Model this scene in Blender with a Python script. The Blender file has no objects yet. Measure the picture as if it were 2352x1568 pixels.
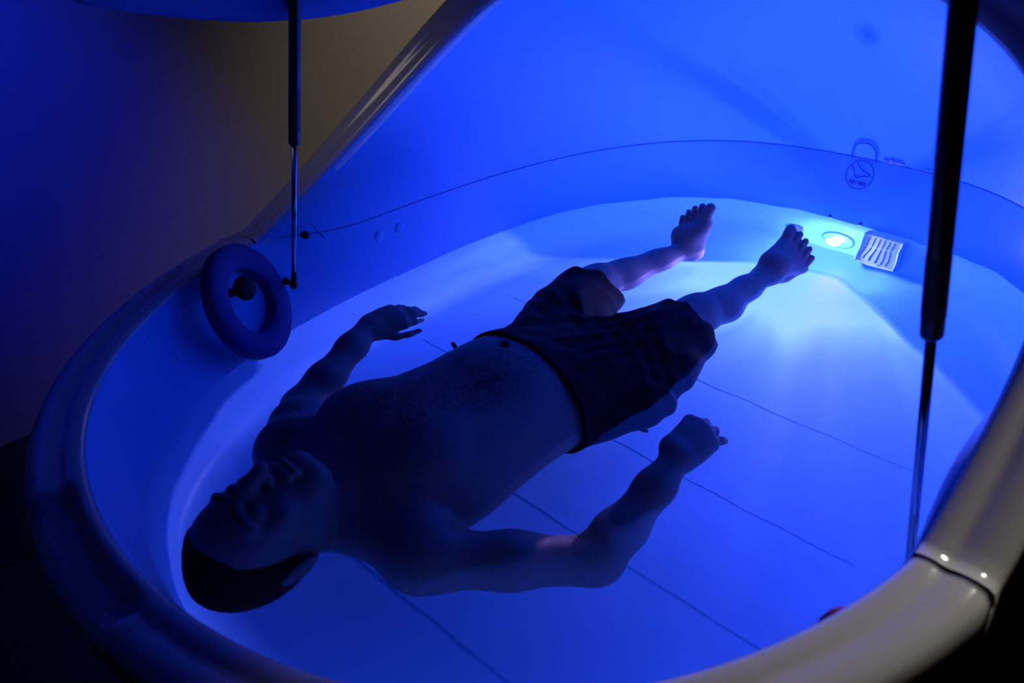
import bpy, bmesh, math, random
import numpy as np
from mathutils import Vector, Matrix
import openvdb as vdb

random.seed(3)
rng = np.random.default_rng(3)
PI = math.pi
S = bpy.context.scene
COL = S.collection

# ------------------------------------------------------------------ camera
CP = Vector((-1.385922, -1.124148, 1.089928))
FW = Vector((0.5930178, 0.63425027, -0.49604081))
RT = Vector((0.70742393, -0.70462839, -0.05522884))
UP = Vector((0.38455334, 0.31815945, 0.8665411))
FPX = 2107.165
cd = bpy.data.cameras.new('camera')
cam = bpy.data.objects.new('camera', cd)
COL.objects.link(cam)
cam.matrix_world = Matrix(((RT.x, UP.x, -FW.x, CP.x), (RT.y, UP.y, -FW.y, CP.y), (RT.z, UP.z, -FW.z, CP.z), (0, 0, 0, 1)))
cd.sensor_width = 36.0
cd.lens = FPX * 36.0 / 2352.0
cd.clip_start = 0.02
cd.dof.use_dof = True
cd.dof.focus_distance = 2.35
cd.dof.aperture_fstop = 3.2
S.camera = cam

# ------------------------------------------------------------------ world, exposure
w = bpy.data.worlds.new('world')
S.world = w
w.use_nodes = True
w.node_tree.nodes['Background'].inputs[0].default_value = (0.6, 0.7, 1.0, 1)
w.node_tree.nodes['Background'].inputs[1].default_value = 0.0004
S.view_settings.view_transform = 'Standard'
S.view_settings.look = 'None'
S.view_settings.exposure = 0.0
S.view_settings.gamma = 1.0
S.view_settings.use_curve_mapping = False
S.cycles.max_bounces = 11
S.cycles.diffuse_bounces = 6
S.cycles.glossy_bounces = 4
S.cycles.transmission_bounces = 8
S.cycles.transparent_max_bounces = 8
S.cycles.caustics_refractive = True
S.cycles.caustics_reflective = True
S.cycles.blur_glossy = 0.5
S.cycles.sample_clamp_indirect = 6.0
S.cycles.use_denoising = True
S.cycles.use_adaptive_sampling = True
S.cycles.adaptive_threshold = 0.03


# ------------------------------------------------------------------ lights
LAMP_POS = Vector((1.000, 0.018, -0.130))


def spot(name, loc, direction, power, color, angle, blend, radius):
    l = bpy.data.lights.new(name, 'SPOT')
    l.energy = power
    l.color = color
    l.spot_size = math.radians(angle)
    l.spot_blend = blend
    l.shadow_soft_size = radius
    o = bpy.data.objects.new(name, l)
    o.location = loc
    o.rotation_euler = Vector(direction).to_track_quat('-Z', 'Y').to_euler()
    COL.objects.link(o)
    return o


# the pool lamp under water at the foot end: its beam, and the wide spill of its lens
beam = spot('pool_lamp_beam', LAMP_POS, (-1.0, 0, -0.10), 94.0, (0.42, 0.255, 1.0), 106, 0.06, 0.012)
# noise added to the beam strength, standing in for water caustics
bl = beam.data; bl.use_nodes = True
nt = bl.node_tree; em = nt.nodes['Emission']
tcn = nt.nodes.new('ShaderNodeTexCoord'); nz = nt.nodes.new('ShaderNodeTexNoise'); mr = nt.nodes.new('ShaderNodeMapRange')
nz.inputs['Scale'].default_value = 2.6; nz.inputs['Detail'].default_value = 2.5; nz.inputs['Distortion'].default_value = 1.2
mr.inputs[1].default_value = 0.34; mr.inputs[2].default_value = 0.66; mr.inputs[3].default_value = 0.65; mr.inputs[4].default_value = 1.40
nt.links.new(tcn.outputs['Normal'], nz.inputs['Vector']); nt.links.new(nz.outputs['Fac'], mr.inputs[0]); 
sx = nt.nodes.new('ShaderNodeSeparateXYZ'); m2 = nt.nodes.new('ShaderNodeMapRange'); mm = nt.nodes.new('ShaderNodeMath'); mm.operation = 'MULTIPLY'
m2.inputs[1].default_value = -0.11; m2.inputs[2].default_value = 0.065; m2.inputs[3].default_value = 1.0; m2.inputs[4].default_value = 0.48      # weaker above its axis
nt.links.new(tcn.outputs['Normal'], sx.inputs[0]); nt.links.new(sx.outputs['Y'], m2.inputs[0])
nt.links.new(mr.outputs[0], mm.inputs[0]); nt.links.new(m2.outputs[0], mm.inputs[1]); nt.links.new(mm.outputs[0], em.inputs['Strength'])
pl = bpy.data.lights.new('pool_lamp_spill', 'POINT')
pl.energy = 15.5
pl.color = (0.20, 0.20, 1.0)
pl.shadow_soft_size = 0.02
pl.cycles.is_caustics_light = True
plo = bpy.data.objects.new('pool_lamp_spill', pl)
plo.location = LAMP_POS + Vector((-0.004, 0, 0.0))
COL.objects.link(plo)
# room lights: warm downlights beyond the near side of the pod, a warm wall washer, an added blue spot for the back wall glow
for k_, (lx, ly) in enumerate(((2.0, -1.60), (2.12, -1.54), (1.88, -1.68))):
    spot('room_warm_spot', (lx, ly, 2.15), (-2.4, 0.70, -1.9), 56.0, (1.0, 0.93, 0.84), 19, 1.0, 0.018)
spot('room_warm_spot', (-0.95, 1.30, 2.05), (0.95, -0.43, -1.60), 9.0, (1.0, 0.90, 0.80), 30, 1.0, 0.35)  # added soft fill to brighten the far hood rim
spot('wall_washer', (1.85, 1.0, 2.1), (-0.40, 0.42, -1), 66.0, (1.0, 0.84, 0.64), 62, 1.0, 0.03)
spot('added_blue_spot', (-1.35, 0.95, 1.95), (0.62, 0.75, -1.42), 110.0, (0.0, 0.012, 1.0), 40, 1.0, 0.03)  # added lamp that makes the blue glow on the wall


# ------------------------------------------------------------------ helpers
def tag(o, label=None, cat=None, group=None, kind=None):
    if label: o['label'] = label
    if cat: o['category'] = cat
    if group: o['group'] = group
    if kind: o['kind'] = kind
    return o


def link(name, me, mat=None, parent=None):
    o = bpy.data.objects.new(name, me)
    COL.objects.link(o)
    if mat: me.materials.append(mat)
    if parent is not None:
        o.parent = parent
    return o


def mesh(name, V, F, mat=None, parent=None, smooth=True):
    me = bpy.data.meshes.new(name)
    me.from_pydata([tuple(map(float, v)) for v in V], [], [tuple(map(int, f)) for f in F])
    me.update()
    if smooth:
        me.polygons.foreach_set('use_smooth', [True] * len(me.polygons))
    return link(name, me, mat, parent)


def grid_faces(nu, nv, cu=False, cv=False, off=0, flip=False):
    F = []
    for i in range(nu if cu else nu - 1):
        for j in range(nv if cv else nv - 1):
            a = i * nv + j; b = ((i + 1) % nu) * nv + j
            c = ((i + 1) % nu) * nv + (j + 1) % nv; d = i * nv + (j + 1) % nv
            q = (a + off, b + off, c + off, d + off)
            F.append(q[::-1] if flip else q)
    return F


def surf(name, P, mat, parent=None, cu=False, cv=False, flip=False, caps=False, smooth=True):
    P = np.asarray(P, float)
    nu, nv = P.shape[:2]
    F = grid_faces(nu, nv, cu, cv, 0, flip)
    if caps:   # close the two ends of an open sweep whose section is closed
        F.append(tuple(range(nv))[::1 if flip else -1])
        F.append(tuple((nu - 1) * nv + j for j in range(nv))[::-1 if flip else 1])
    o = mesh(name, P.reshape(-1, 3), F, mat, parent, smooth)
    return o


def tube_pts(path, r, n=10):
    """rings around a polyline; r is a number or one per point"""
    path = np.asarray(path, float)
    m = len(path)
    rr = np.full(m, r, float) if np.isscalar(r) else np.asarray(r, float)
    T = np.gradient(path, axis=0)
    T /= np.linalg.norm(T, axis=1)[:, None] + 1e-12
    ref = np.array([0, 0, 1.0]) if abs(T[0][2]) < 0.9 else np.array([1.0, 0, 0])
    out = []
    for i in range(m):
        a = np.cross(T[i], ref); a /= np.linalg.norm(a) + 1e-12
        b = np.cross(T[i], a)
        ref = -np.cross(T[i], a) if False else ref
        th = np.linspace(0, 2 * PI, n, endpoint=False)
        out.append(path[i] + rr[i] * (np.cos(th)[:, None] * a + np.sin(th)[:, None] * b))
    return np.array(out)


def tube(name, path, r, mat, parent=None, n=10, closed=False):
    return surf(name, tube_pts(path, r, n), mat, parent, cu=closed, cv=True, caps=not closed)


def lathe(name, prof, origin, axis, mat, parent=None, n=32):
    """prof: list of (radius, height along axis)"""
    ax = Vector(axis).normalized()
    a = ax.orthogonal().normalized(); b = ax.cross(a)
    P = []
    for (r, h) in prof:
        P.append([tuple(Vector(origin) + ax * h + (a * math.cos(t) + b * math.sin(t)) * max(r, 1e-5)) for t in np.linspace(0, 2 * PI, n, endpoint=False)])
    o = surf(name, P, mat, parent, cv=True)
    o.data.update()
    bm = bmesh.new(); bm.from_mesh(o.data)
    bmesh.ops.remove_doubles(bm, verts=bm.verts, dist=1e-4)
    bmesh.ops.recalc_face_normals(bm, faces=bm.faces)
    bm.to_mesh(o.data); bm.free()
    o.data.polygons.foreach_set('use_smooth', [True] * len(o.data.polygons))
    return o


def box(name, c, ax, size, mat, parent=None, bevel=0.0):
    """ax: three unit vectors, size: full extents"""
    bm = bmesh.new()
    bmesh.ops.create_cube(bm, size=1.0)
    M = Matrix((ax[0] * size[0], ax[1] * size[1], ax[2] * size[2])).transposed()
    for v in bm.verts:
        v.co = Vector(c) + M @ v.co
    if bevel:
        bmesh.ops.bevel(bm, geom=bm.edges[:], offset=bevel, segments=2, profile=0.5, affect='EDGES')
    bmesh.ops.recalc_face_normals(bm, faces=bm.faces)
    me = bpy.data.meshes.new(name); bm.to_mesh(me); bm.free()
    return link(name, me, mat, parent)


def empty(name, loc):
    o = bpy.data.objects.new(name, None)
    o.location = loc
    COL.objects.link(o)
    return o


def reparent(o, p):
    o.parent = p
    o.matrix_parent_inverse = p.matrix_world.inverted() if False else Matrix.Translation(-Vector(p.location))


# ------------------------------------------------------------------ materials
def mat(name, color, rough=0.5, metal=0.0, spec=0.5, coat=0.0, bump=None, var=None, emit=None):
    m = bpy.data.materials.new(name)
    m.use_nodes = True
    nt = m.node_tree
    p = nt.nodes['Principled BSDF']
    p.inputs['Base Color'].default_value = (*color, 1)
    p.inputs['Roughness'].default_value = rough
    p.inputs['Metallic'].default_value = metal
    p.inputs['Specular IOR Level'].default_value = spec
    p.inputs['Coat Weight'].default_value = coat
    p.inputs['Coat Roughness'].default_value = 0.08
    tc = nt.nodes.new('ShaderNodeTexCoord')
    if bump:
        n = nt.nodes.new('ShaderNodeTexNoise'); n.inputs['Scale'].default_value = bump[0]; n.inputs['Detail'].default_value = 3
        b = nt.nodes.new('ShaderNodeBump'); b.inputs['Strength'].default_value = bump[1]; b.inputs['Distance'].default_value = 0.01
        nt.links.new(tc.outputs['Object'], n.inputs['Vector'])
        nt.links.new(n.outputs['Fac'], b.inputs['Height'])
        nt.links.new(b.outputs['Normal'], p.inputs['Normal'])
    if var:
        n = nt.nodes.new('ShaderNodeTexNoise'); n.inputs['Scale'].default_value = var[0]; n.inputs['Detail'].default_value = 5
        r = nt.nodes.new('ShaderNodeValToRGB')
        r.color_ramp.elements[0].position = 0.35; r.color_ramp.elements[1].position = 0.68
        r.color_ramp.elements[0].color = (*var[1], 1); r.color_ramp.elements[1].color = (*color, 1)
        nt.links.new(tc.outputs['Object'], n.inputs['Vector'])
        nt.links.new(n.outputs['Fac'], r.inputs['Fac'])
        nt.links.new(r.outputs['Color'], p.inputs['Base Color'])
    if emit:
        p.inputs['Emission Color'].default_value = (*emit[0], 1)
        p.inputs['Emission Strength'].default_value = emit[1]
    return m


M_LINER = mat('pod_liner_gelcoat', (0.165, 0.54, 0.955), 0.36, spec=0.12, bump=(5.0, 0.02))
M_HATCH = mat('hatch_liner_shaded', (0.06, 0.20, 0.50), 0.35, spec=0.2)  # liner colour darkened in place of weaker light on the hatch
M_SHELL = mat('pod_white_gelcoat', (0.72, 0.70, 0.68), 0.16, spec=0.5, coat=0.5, bump=(9.0, 0.015))
M_SEAL = mat('pod_joint_sealant', (0.04, 0.20, 0.50), 0.5)
M_GROOVE = mat('floor_joint', (0.11, 0.46, 0.88), 0.5)
M_PRINT = mat('printed_line', (0.03, 0.07, 0.30), 0.5)
M_STEEL = mat('strut_steel', (0.45, 0.47, 0.5), 0.18, metal=1.0)
M_BLACK = mat('strut_black_paint', (0.010, 0.010, 0.011), 0.32, coat=0.2)
M_STICK = mat('strut_label_film', (0.035, 0.035, 0.038), 0.55, var=(60, (0.012, 0.012, 0.014)))
M_RUBBER = mat('black_rubber', (0.006, 0.006, 0.007), 0.8)
M_FOAM = mat('ring_foam_navy', (0.03, 0.045, 0.22), 0.75, bump=(90, 0.2))
M_RED = mat('red_plastic', (0.30, 0.006, 0.01), 0.3)
M_GRATE = mat('grate_plastic', (0.55, 0.70, 0.95), 0.4)
M_SLOT = mat('grate_slot_shade', (0.02, 0.05, 0.25), 0.6)  # dark colour stands in for the shade inside the open slots
M_SALT = mat('dried_salt', (0.8, 0.83, 0.9), 0.8, bump=(300, 0.5))
M_BULB = mat('lamp_lens', (0.8, 0.9, 1.0), 0.2, emit=((0.55, 0.9, 1.0), 18.0))
M_WALL = mat('room_plaster', (0.62, 0.58, 0.53), 0.75, bump=(40, 0.05))
M_DARKWALL = mat('unseen_wall_dark', (0.10, 0.09, 0.085), 0.8, bump=(40, 0.05))  # unseen walls and ceiling darkened to cut the warm bounce light
M_TILE = mat('floor_tile_dark', (0.035, 0.034, 0.034), 0.45, var=(4, (0.022, 0.022, 0.022)))
M_GROUT = mat('floor_grout', (0.09, 0.09, 0.09), 0.8)
M_SHORTS = mat('shorts_navy_cloth', (0.003, 0.0045, 0.010), 0.75, spec=0.10, bump=(240, 0.15))
M_CORD = mat('shorts_cord', (0.012, 0.012, 0.016), 0.7)
M_HAIR = mat('short_dark_hair', (0.006, 0.005, 0.005), 0.7, spec=0.2, bump=(320, 0.8))


def skin_mat():
    m = mat('skin', (0.200, 0.165, 0.160), 0.52, spec=0.35)
    nt = m.node_tree
    p = nt.nodes['Principled BSDF']
    tc = nt.nodes.new('ShaderNodeTexCoord')
    sep = nt.nodes.new('ShaderNodeSeparateXYZ')
    nt.links.new(tc.outputs['Object'], sep.inputs[0])

    def band(sock, lo, hi, soft):
        a = nt.nodes.new('ShaderNodeMapRange'); a.interpolation_type = 'SMOOTHSTEP'
        a.inputs[1].default_value = lo; a.inputs[2].default_value = lo + soft
        b = nt.nodes.new('ShaderNodeMapRange'); b.interpolation_type = 'SMOOTHSTEP'
        b.inputs[1].default_value = hi; b.inputs[2].default_value = hi - soft
        nt.links.new(sock, a.inputs[0]); nt.links.new(sock, b.inputs[0])
        mu = nt.nodes.new('ShaderNodeMath'); mu.operation = 'MULTIPLY'
        nt.links.new(a.outputs[0], mu.inputs[0]); nt.links.new(b.outputs[0], mu.inputs[1])
        return mu.outputs[0]

    def mul(a, b):
        mu = nt.nodes.new('ShaderNodeMath'); mu.operation = 'MULTIPLY'; mu.use_clamp = True
        for k, x in enumerate((a, b)):
            if isinstance(x, float): mu.inputs[k].default_value = x
            else: nt.links.new(x, mu.inputs[k])
        return mu.outputs[0]

    # body hair over the chest and the belly
    area = mul(mul(band(sep.outputs[0], -0.66, -0.14, 0.10), band(sep.outputs[1], -0.06, 0.25, 0.09)), band(sep.outputs[2], 0.03, 0.40, 0.04))
    n1 = nt.nodes.new('ShaderNodeTexNoise'); n1.inputs['Scale'].default_value = 14; n1.inputs['Detail'].default_value = 6; n1.inputs['Roughness'].default_value = 0.75
    n2 = nt.nodes.new('ShaderNodeTexNoise'); n2.inputs['Scale'].default_value = 130; n2.inputs['Detail'].default_value = 2
    for n in (n1, n2): nt.links.new(tc.outputs['Object'], n.inputs['Vector'])
    r1 = nt.nodes.new('ShaderNodeMapRange'); r1.inputs[1].default_value = 0.42; r1.inputs[2].default_value = 0.62
    r2 = nt.nodes.new('ShaderNodeMapRange'); r2.inputs[1].default_value = 0.36; r2.inputs[2].default_value = 0.6
    nt.links.new(n1.outputs['Fac'], r1.inputs[0]); nt.links.new(n2.outputs['Fac'], r2.inputs[0])
    fac = mul(mul(area, r1.outputs[0]), mul(r2.outputs[0], 0.95))
    mix = nt.nodes.new('ShaderNodeMix'); mix.data_type = 'RGBA'
    mix.inputs[6].default_value = (0.200, 0.165, 0.160, 1); mix.inputs[7].default_value = (0.02, 0.014, 0.012, 1)
    nt.links.new(fac, mix.inputs[0])
    nt.links.new(mix.outputs[2], p.inputs['Base Color'])
    nb = nt.nodes.new('ShaderNodeTexNoise'); nb.inputs['Scale'].default_value = 90; nb.inputs['Detail'].default_value = 4
    nt.links.new(tc.outputs['Object'], nb.inputs['Vector'])
    bp = nt.nodes.new('ShaderNodeBump'); bp.inputs['Strength'].default_value = 0.12; bp.inputs['Distance'].default_value = 0.004
    nt.links.new(nb.outputs['Fac'], bp.inputs['Height'])
    nt.links.new(bp.outputs['Normal'], p.inputs['Normal'])
    return m


M_SKIN = skin_mat()


def water_mat():
    m = bpy.data.materials.new('salt_water')
    m.use_nodes = True
    nt = m.node_tree
    nt.nodes.remove(nt.nodes['Principled BSDF'])
    g = nt.nodes.new('ShaderNodeBsdfGlass')
    g.inputs['IOR'].default_value = 1.37
    g.inputs['Roughness'].default_value = 0.0
    g.inputs['Color'].default_value = (1, 1, 1, 1)
    nt.links.new(g.outputs[0], nt.nodes['Material Output'].inputs['Surface'])
    return m


M_WATER = water_mat()


# ------------------------------------------------------------------ pod outlines (metres, water level z = 0, head end at -x)
def egg(t, a, b, k, xc, n):
    c, s = np.cos(t), np.sin(t); e = 2.0 / n
    return xc + a * np.sign(c) * np.abs(c) ** e, b * np.sign(s) * np.abs(s) ** e * (1 + k * c)


def WATERLINE(t, s=1.0, z=0.0):
    x, y = egg(np.asarray(t, float), 1.05, 0.7764, 0.0649, 0, 2.6127)
    return np.stack([x * s, y * s, np.full_like(x, z)], -1)


def HEAD_EDGE(t):
    x, y = egg(np.asarray(t, float), 0.9581, 0.8256, -0.1142, -0.1463, 2.0737)
    return np.stack([x, y, 0.2521 + 0.0797 * x], -1)


def SEAM(t):
    x, y = egg(np.asarray(t, float), 1.1417, 0.7781, 0.0114, -0.0218, 2.6127)
    return np.stack([x, y, 0.1883 - 0.014 * x], -1)


def TOP(t):
    R, Q = HEAD_EDGE(t), SEAM(t)
    wgt = np.clip((R[..., 0] + 0.44) / 0.26, 0, 1); wgt = wgt * wgt * (3 - 2 * wgt)
    return R * (1 - wgt)[..., None] + Q * wgt[..., None]


TN = 1.8309                        # angle of the notch where the hood meets the tub rim
DEPTH = 0.27


def wall_point(t, z):
    """point and inward normal on the inner tub wall at angle t, height z"""
    def P(tt, zz):
        tt = np.array([tt])
        if zz <= 0:
            s = 1.0 + 0.14 * zz
            return WATERLINE(tt, s, zz)[0]
        T_ = TOP(tt)[0]; W_ = WATERLINE(tt)[0]
        k = zz / T_[2]
        return W_ + (T_ - W_) * k
    p = P(t, z)
    du = P(t + 1e-3, z) - P(t - 1e-3, z)
    dv = P(t, z + 1e-3) - P(t, z - 1e-3)
    n = np.cross(du, dv); n /= np.linalg.norm(n)
    if np.dot(n, [-p[0], -p[1], 0]) < 0: n = -n
    du /= np.linalg.norm(du); dv /= np.linalg.norm(dv)
    return Vector(p), Vector(n), Vector(du), Vector(dv)


def t_at(x=None, y=None, side=1):
    """angle whose waterline point has the given x on the +y (1) or -y (-1) side"""
    tt = np.linspace(0, PI, 4000)
    X = WATERLINE(tt)[:, 0]
    return side * tt[np.argmin(np.abs(X - x))]


def t_foot(y):
    tt = np.linspace(-0.9, 0.9, 4000)
    return tt[np.argmin(np.abs(WATERLINE(tt)[:, 1] - y))]


# ------------------------------------------------------------------ room
floor = empty('floor', (0, 0, -0.52)); tag(floor, kind='structure')
FZ = -0.52
slab = mesh('floor_slab', [(-3, -3, FZ - .012), (3.2, -3, FZ - .012), (3.2, 1.7, FZ - .012), (-3, 1.7, FZ - .012)], [(0, 1, 2, 3)], M_GROUT, None, False)
reparent(slab, floor)
TS = 0.60
tile_me = None
for i in range(-5, 6):
    for j in range(-5, 3):
        cx, cy = i * TS + 0.21, j * TS + 0.22
        if cx - .3 < -3 or cx + .3 > 3.2 or cy - .3 < -3 or cy + .3 > 1.72: continue
        if tile_me is None:
            tl = box('tile', (0, 0, 0), (Vector((1, 0, 0)), Vector((0, 1, 0)), Vector((0, 0, 1))), (TS - .006, TS - .006, .012), M_TILE, None, 0.0015)
            tile_me = tl.data
        else:
            tl = bpy.data.objects.new('tile', tile_me); COL.objects.link(tl)
        tl.parent = floor
        tl.location = (cx, cy, -0.006)


def slab_box(name, lo, hi, m, kind='structure'):
    lo, hi = Vector(lo), Vector(hi)
    o = box(name, (lo + hi) / 2, (Vector((1, 0, 0)), Vector((0, 1, 0)), Vector((0, 0, 1))), hi - lo, m)
    tag(o, kind=kind)
    return o


slab_box('wall_back', (-3.1, 1.70, FZ - .02), (3.3, 1.80, 2.2), M_WALL)
slab_box('wall_right', (3.2, -3.1, FZ - .02), (3.3, 1.70, 2.2), M_DARKWALL)
slab_box('wall_left', (-3.1, -3.0, FZ - .02), (-3.0, 1.70, 2.2), M_DARKWALL)
slab_box('wall_front', (-3.0, -3.1, FZ - .02), (3.2, -3.0, 2.2), M_DARKWALL)
slab_box('ceiling', (-3.1, -3.1, 2.2), (3.3, 1.8, 2.3), M_DARKWALL)

# ------------------------------------------------------------------ pod
pod = empty('float_pod', (0, 0, FZ))
tag(pod, 'large white egg shaped flotation pod with open hatch, glowing blue inside', 'float pod')


def podpart(o):
    reparent(o, pod)
    return o


def podpart_(o):
    reparent(o, pod); o.cycles.is_caustics_receiver = True
    return o


NT = 240
tt = np.linspace(0, 2 * PI, NT, endpoint=False)
rows = []
for s in (0.0005, 0.25, 0.5, 0.7, 0.88):
    rows.append(WATERLINE(tt, s, -DEPTH))
for k in range(1, 9):
    a = k / 8 * PI / 2
    rows.append(WATERLINE(tt, 0.88 + 0.092 * math.sin(a), -DEPTH + 0.07 * (1 - math.cos(a))))
for z in (-0.15, -0.10, -0.05, 0.0):
    rows.append(WATERLINE(tt, 1 + 0.14 * z, z))
for k in (0.25, 0.5, 0.75, 1.0):
    rows.append(WATERLINE(tt) * (1 - k) + TOP(tt) * k)
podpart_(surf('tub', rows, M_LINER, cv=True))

# joints across the tub floor
for k, (gx, y0, y1) in enumerate(((0.24, -0.60, 0.60), (-0.078, -0.62, 0.62), (-0.355, -0.60, 0.60), (-0.695, -0.46, 0.46))):
    V = [(gx - .0014, y0, -DEPTH + .0006), (gx + .0014, y0, -DEPTH + .0006), (gx + .0014, y1, -DEPTH + .0006), (gx - .0014, y1, -DEPTH + .0006)]
    V += [(x, y, -DEPTH - .002) for (x, y, z) in V]
    podpart(mesh('floor_joint', V, [(0, 1, 2, 3), (7, 6, 5, 4), (0, 4, 5, 1), (1, 5, 6, 2), (2, 6, 7, 3), (3, 7, 4, 0)], M_GROOVE, None, False))

# tub rim round the head end: inner lip, groove, outer lip, with a hand recess at the very head
RIMW = 0.105
PROF = [(-.004, -.018), (0.0, -.002), (0.003, .004), (0.010, .0085), (0.024, .0095), (0.034, .0075), (0.040, .0045), (0.048, .0040), (0.055, .0062), (0.068, .0078), (0.084, .006),
        (0.097, .000), (RIMW - .001, -.010), (RIMW, -.040), (RIMW - .006, -.055), (0.075, -.060), (0.035, -.050), (0.006, -.040)]
th = np.linspace(TN + 0.005, 2 * PI - TN - 0.005, 300)
Tc = TOP(th)
tg = TOP(th + 1e-3) - TOP(th - 1e-3)
nrm = np.stack([tg[:, 1], -tg[:, 0], np.zeros(len(th))], 1); nrm /= np.linalg.norm(nrm, axis=1)[:, None]


def smooth01(x, a, b):
    k = np.clip((x - a) / (b - a), 0, 1); return k * k * (3 - 2 * k)


rec = smooth01(th, 2.855, 2.885) * (1 - smooth01(th, 3.185, 3.215))
P = np.zeros((len(th), len(PROF), 3))
for j, (o_, h_) in enumerate(PROF):
    hh = np.full(len(th), h_)
    oo = np.full(len(th), o_)
    if o_ > 0.03 and h_ > -0.02:
        hh = h_ - rec * (0.030 if o_ < 0.06 else 0.022)
    P[:, j] = Tc + nrm * oo[:, None] + np.array([0, 0, 1.0]) * hh[:, None]
podpart(surf('tub_rim', P, M_SHELL, cv=True, caps=True))

# hood opening edge, from the left notch over the top to the right notch
NU = 121
uu = np.linspace(0.0, PI, NU)
NB = TOP(np.array([TN]))[0]
HN = 2.4997


def HOOD_EDGE(u):
    c, s = np.cos(u), np.sin(u)
    z = 0.6194 * np.abs(s) ** (2 / HN)
    return np.stack([NB[0] + 2.1366 * z - 1.5862 * z * z, NB[1] * np.sign(c) * np.abs(c) ** (2 / HN), NB[2] + z], -1)


# even spacing along the edge
fine = np.linspace(0, PI, 4000); fe = HOOD_EDGE(fine)
arc = np.r_[0, np.cumsum(np.linalg.norm(np.diff(fe, axis=0), axis=1))]
uu = np.interp(np.linspace(0, arc[-1], NU), arc, fine)
frac = np.linspace(0, 1, NU)
E = HOOD_EDGE(uu)
ts = TN * (1 - 2 * frac)
Q = TOP(ts)


def bez(P0, P1, P2, P3, n):
    s = np.linspace(0, 1, n)[:, None, None]
    return ((1 - s) ** 3) * P0 + 3 * s * (1 - s) ** 2 * P1 + 3 * s * s * (1 - s) * P2 + s ** 3 * P3


def dome(E_, Q_, n, f1=0.6, f2=0.55):
    d = Q_ - E_; dz = E_[:, 2] - Q_[:, 2]; d2 = d.copy(); d2[:, 2] = 0
    P1 = E_ + f1 * d2
    P2 = Q_ + np.stack([0 * dz, 0 * dz, f2 * dz], 1)
    return bez(E_[None], P1[None], P2[None], Q_[None], n)


HD = dome(E, Q, 40)
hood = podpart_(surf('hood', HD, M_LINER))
tau = np.gradient(E, axis=0); tau /= np.linalg.norm(tau, axis=1)[:, None]
rad = np.stack([np.zeros(NU), E[:, 1], E[:, 2] - 0.30], 1)
rad[0] = (0, 1, 0); rad[-1] = (0, -1, 0)
outw = rad - (rad * tau).sum(1)[:, None] * tau; outw /= np.linalg.norm(outw, axis=1)[:, None]
face = np.cross(tau, outw)
if face[NU // 2][0] > 0: face = -face
face /= np.linalg.norm(face, axis=1)[:, None]
HPROF = list(PROF)
P = np.zeros((NU, len(HPROF), 3))
Eg = E.copy(); Eg[0] = E[0] * .85 + E[1] * .15; Eg[-1] = E[-1] * .85 + E[-2] * .15
for j, (o_, h_) in enumerate(HPROF):
    P[:, j] = Eg + outw * o_ + face * h_
podpart(surf('hood_rim', P, M_SHELL, cv=True, caps=True))
# outside of the hood and of the tub
E_o = E + outw * 0.100 - face * 0.050
sg = TOP(ts + 1e-3) - TOP(ts - 1e-3)
sn = np.stack([sg[:, 1], -sg[:, 0], np.zeros(NU)], 1); sn /= np.linalg.norm(sn, axis=1)[:, None]
Q_o = Q + sn * 0.105 + np.array([0, 0, -0.075])
podpart(surf('hood_shell', dome(E_o, Q_o, 30), M_SHELL, flip=True))
te = np.linspace(0, 2 * PI, NT, endpoint=False)
Te = TOP(te); g2 = TOP(te + 1e-3) - TOP(te - 1e-3)
n2 = np.stack([g2[:, 1], -g2[:, 0], np.zeros(NT)], 1); n2 /= np.linalg.norm(n2, axis=1)[:, None]
rows = []
for (o_, dz) in ((0.03, -.052), (0.085, -.062), (0.080, -.09)):
    rows.append(Te + n2 * o_ + np.array([0, 0, dz]))
for sc, z in ((1.085, 0.02), (1.07, -.08), (1.045, -.20), (1.00, -.32), (.95, -.42), (.90, FZ + .002)):
    rows.append(WATERLINE(te, sc, z))
podpart(surf('tub_shell', rows, M_SHELL, cv=True, flip=True))

# sealed joint between hood and tub, with its tab above the foot sign
sm = np.linspace(-TN + .06, TN - .06, 260)
SP = TOP(sm)
inn = SP.copy(); inn[:, :2] *= 1.0
podpart(tube('joint_seal', inn, 0.0018, M_SEAL, None, 6))


def on_wall(p, n, du, dv, pts, lift=0.0012):
    return [p + du * a + dv * b + n * lift for a, b in pts]


def right_up(p, n):
    """image-right along the wall as seen from inside, and up"""
    up = Vector((0, 0, 1)); up = (up - n * up.dot(n)).normalized()
    r = up.cross(n).normalized()
    return r, up


def hood_pt(s_t, h):
    """point on the inside of the hood above the seam at angle s_t"""
    f = (1 - s_t / TN) / 2
    i = int(round(f * (NU - 1)))
    colm = HD[:, i]
    k = np.argmin(np.abs(colm[:, 2] - (Q[i, 2] + h)))
    if h <= 0: k = 39
    return Vector(colm[k])


tfs = t_foot(0.0)
# tab outline
base = Vector(SEAM(np.array([0.004]))[0])
tabp = []
for k in range(25):
    a = PI * k / 24
    yy = 0.036 * math.cos(a) * (1.0 if abs(math.cos(a)) < .99 else 1)
    hgt = 0.048 * math.sin(a) ** 0.6
    tabp.append(Vector((base.x - 0.006 - 0.05 * hgt * 2.0 * 0.2, base.y + yy, base.z + hgt)))
podpart(tube('joint_tab', tabp, 0.0024, M_SEAL, None, 6))

# FEET HERE sign: printed circle, foot outline and words on the foot wall
sp, sn_, sdu, sdv = wall_point(t_foot(0.012), 0.128)
sr, su = right_up(sp, sn_)
sign = empty('feet_sign', tuple(sp))


def stroke(name, pts, r, closed=False):
    path = [sp + sr * a + su * b + sn_ * 0.0014 for a, b in pts]
    o = tube(name, path, r, M_PRINT, None, 6, closed)
    o.parent = sign
    o.matrix_parent_inverse = Matrix.Translation(-sp)
    return o


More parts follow.
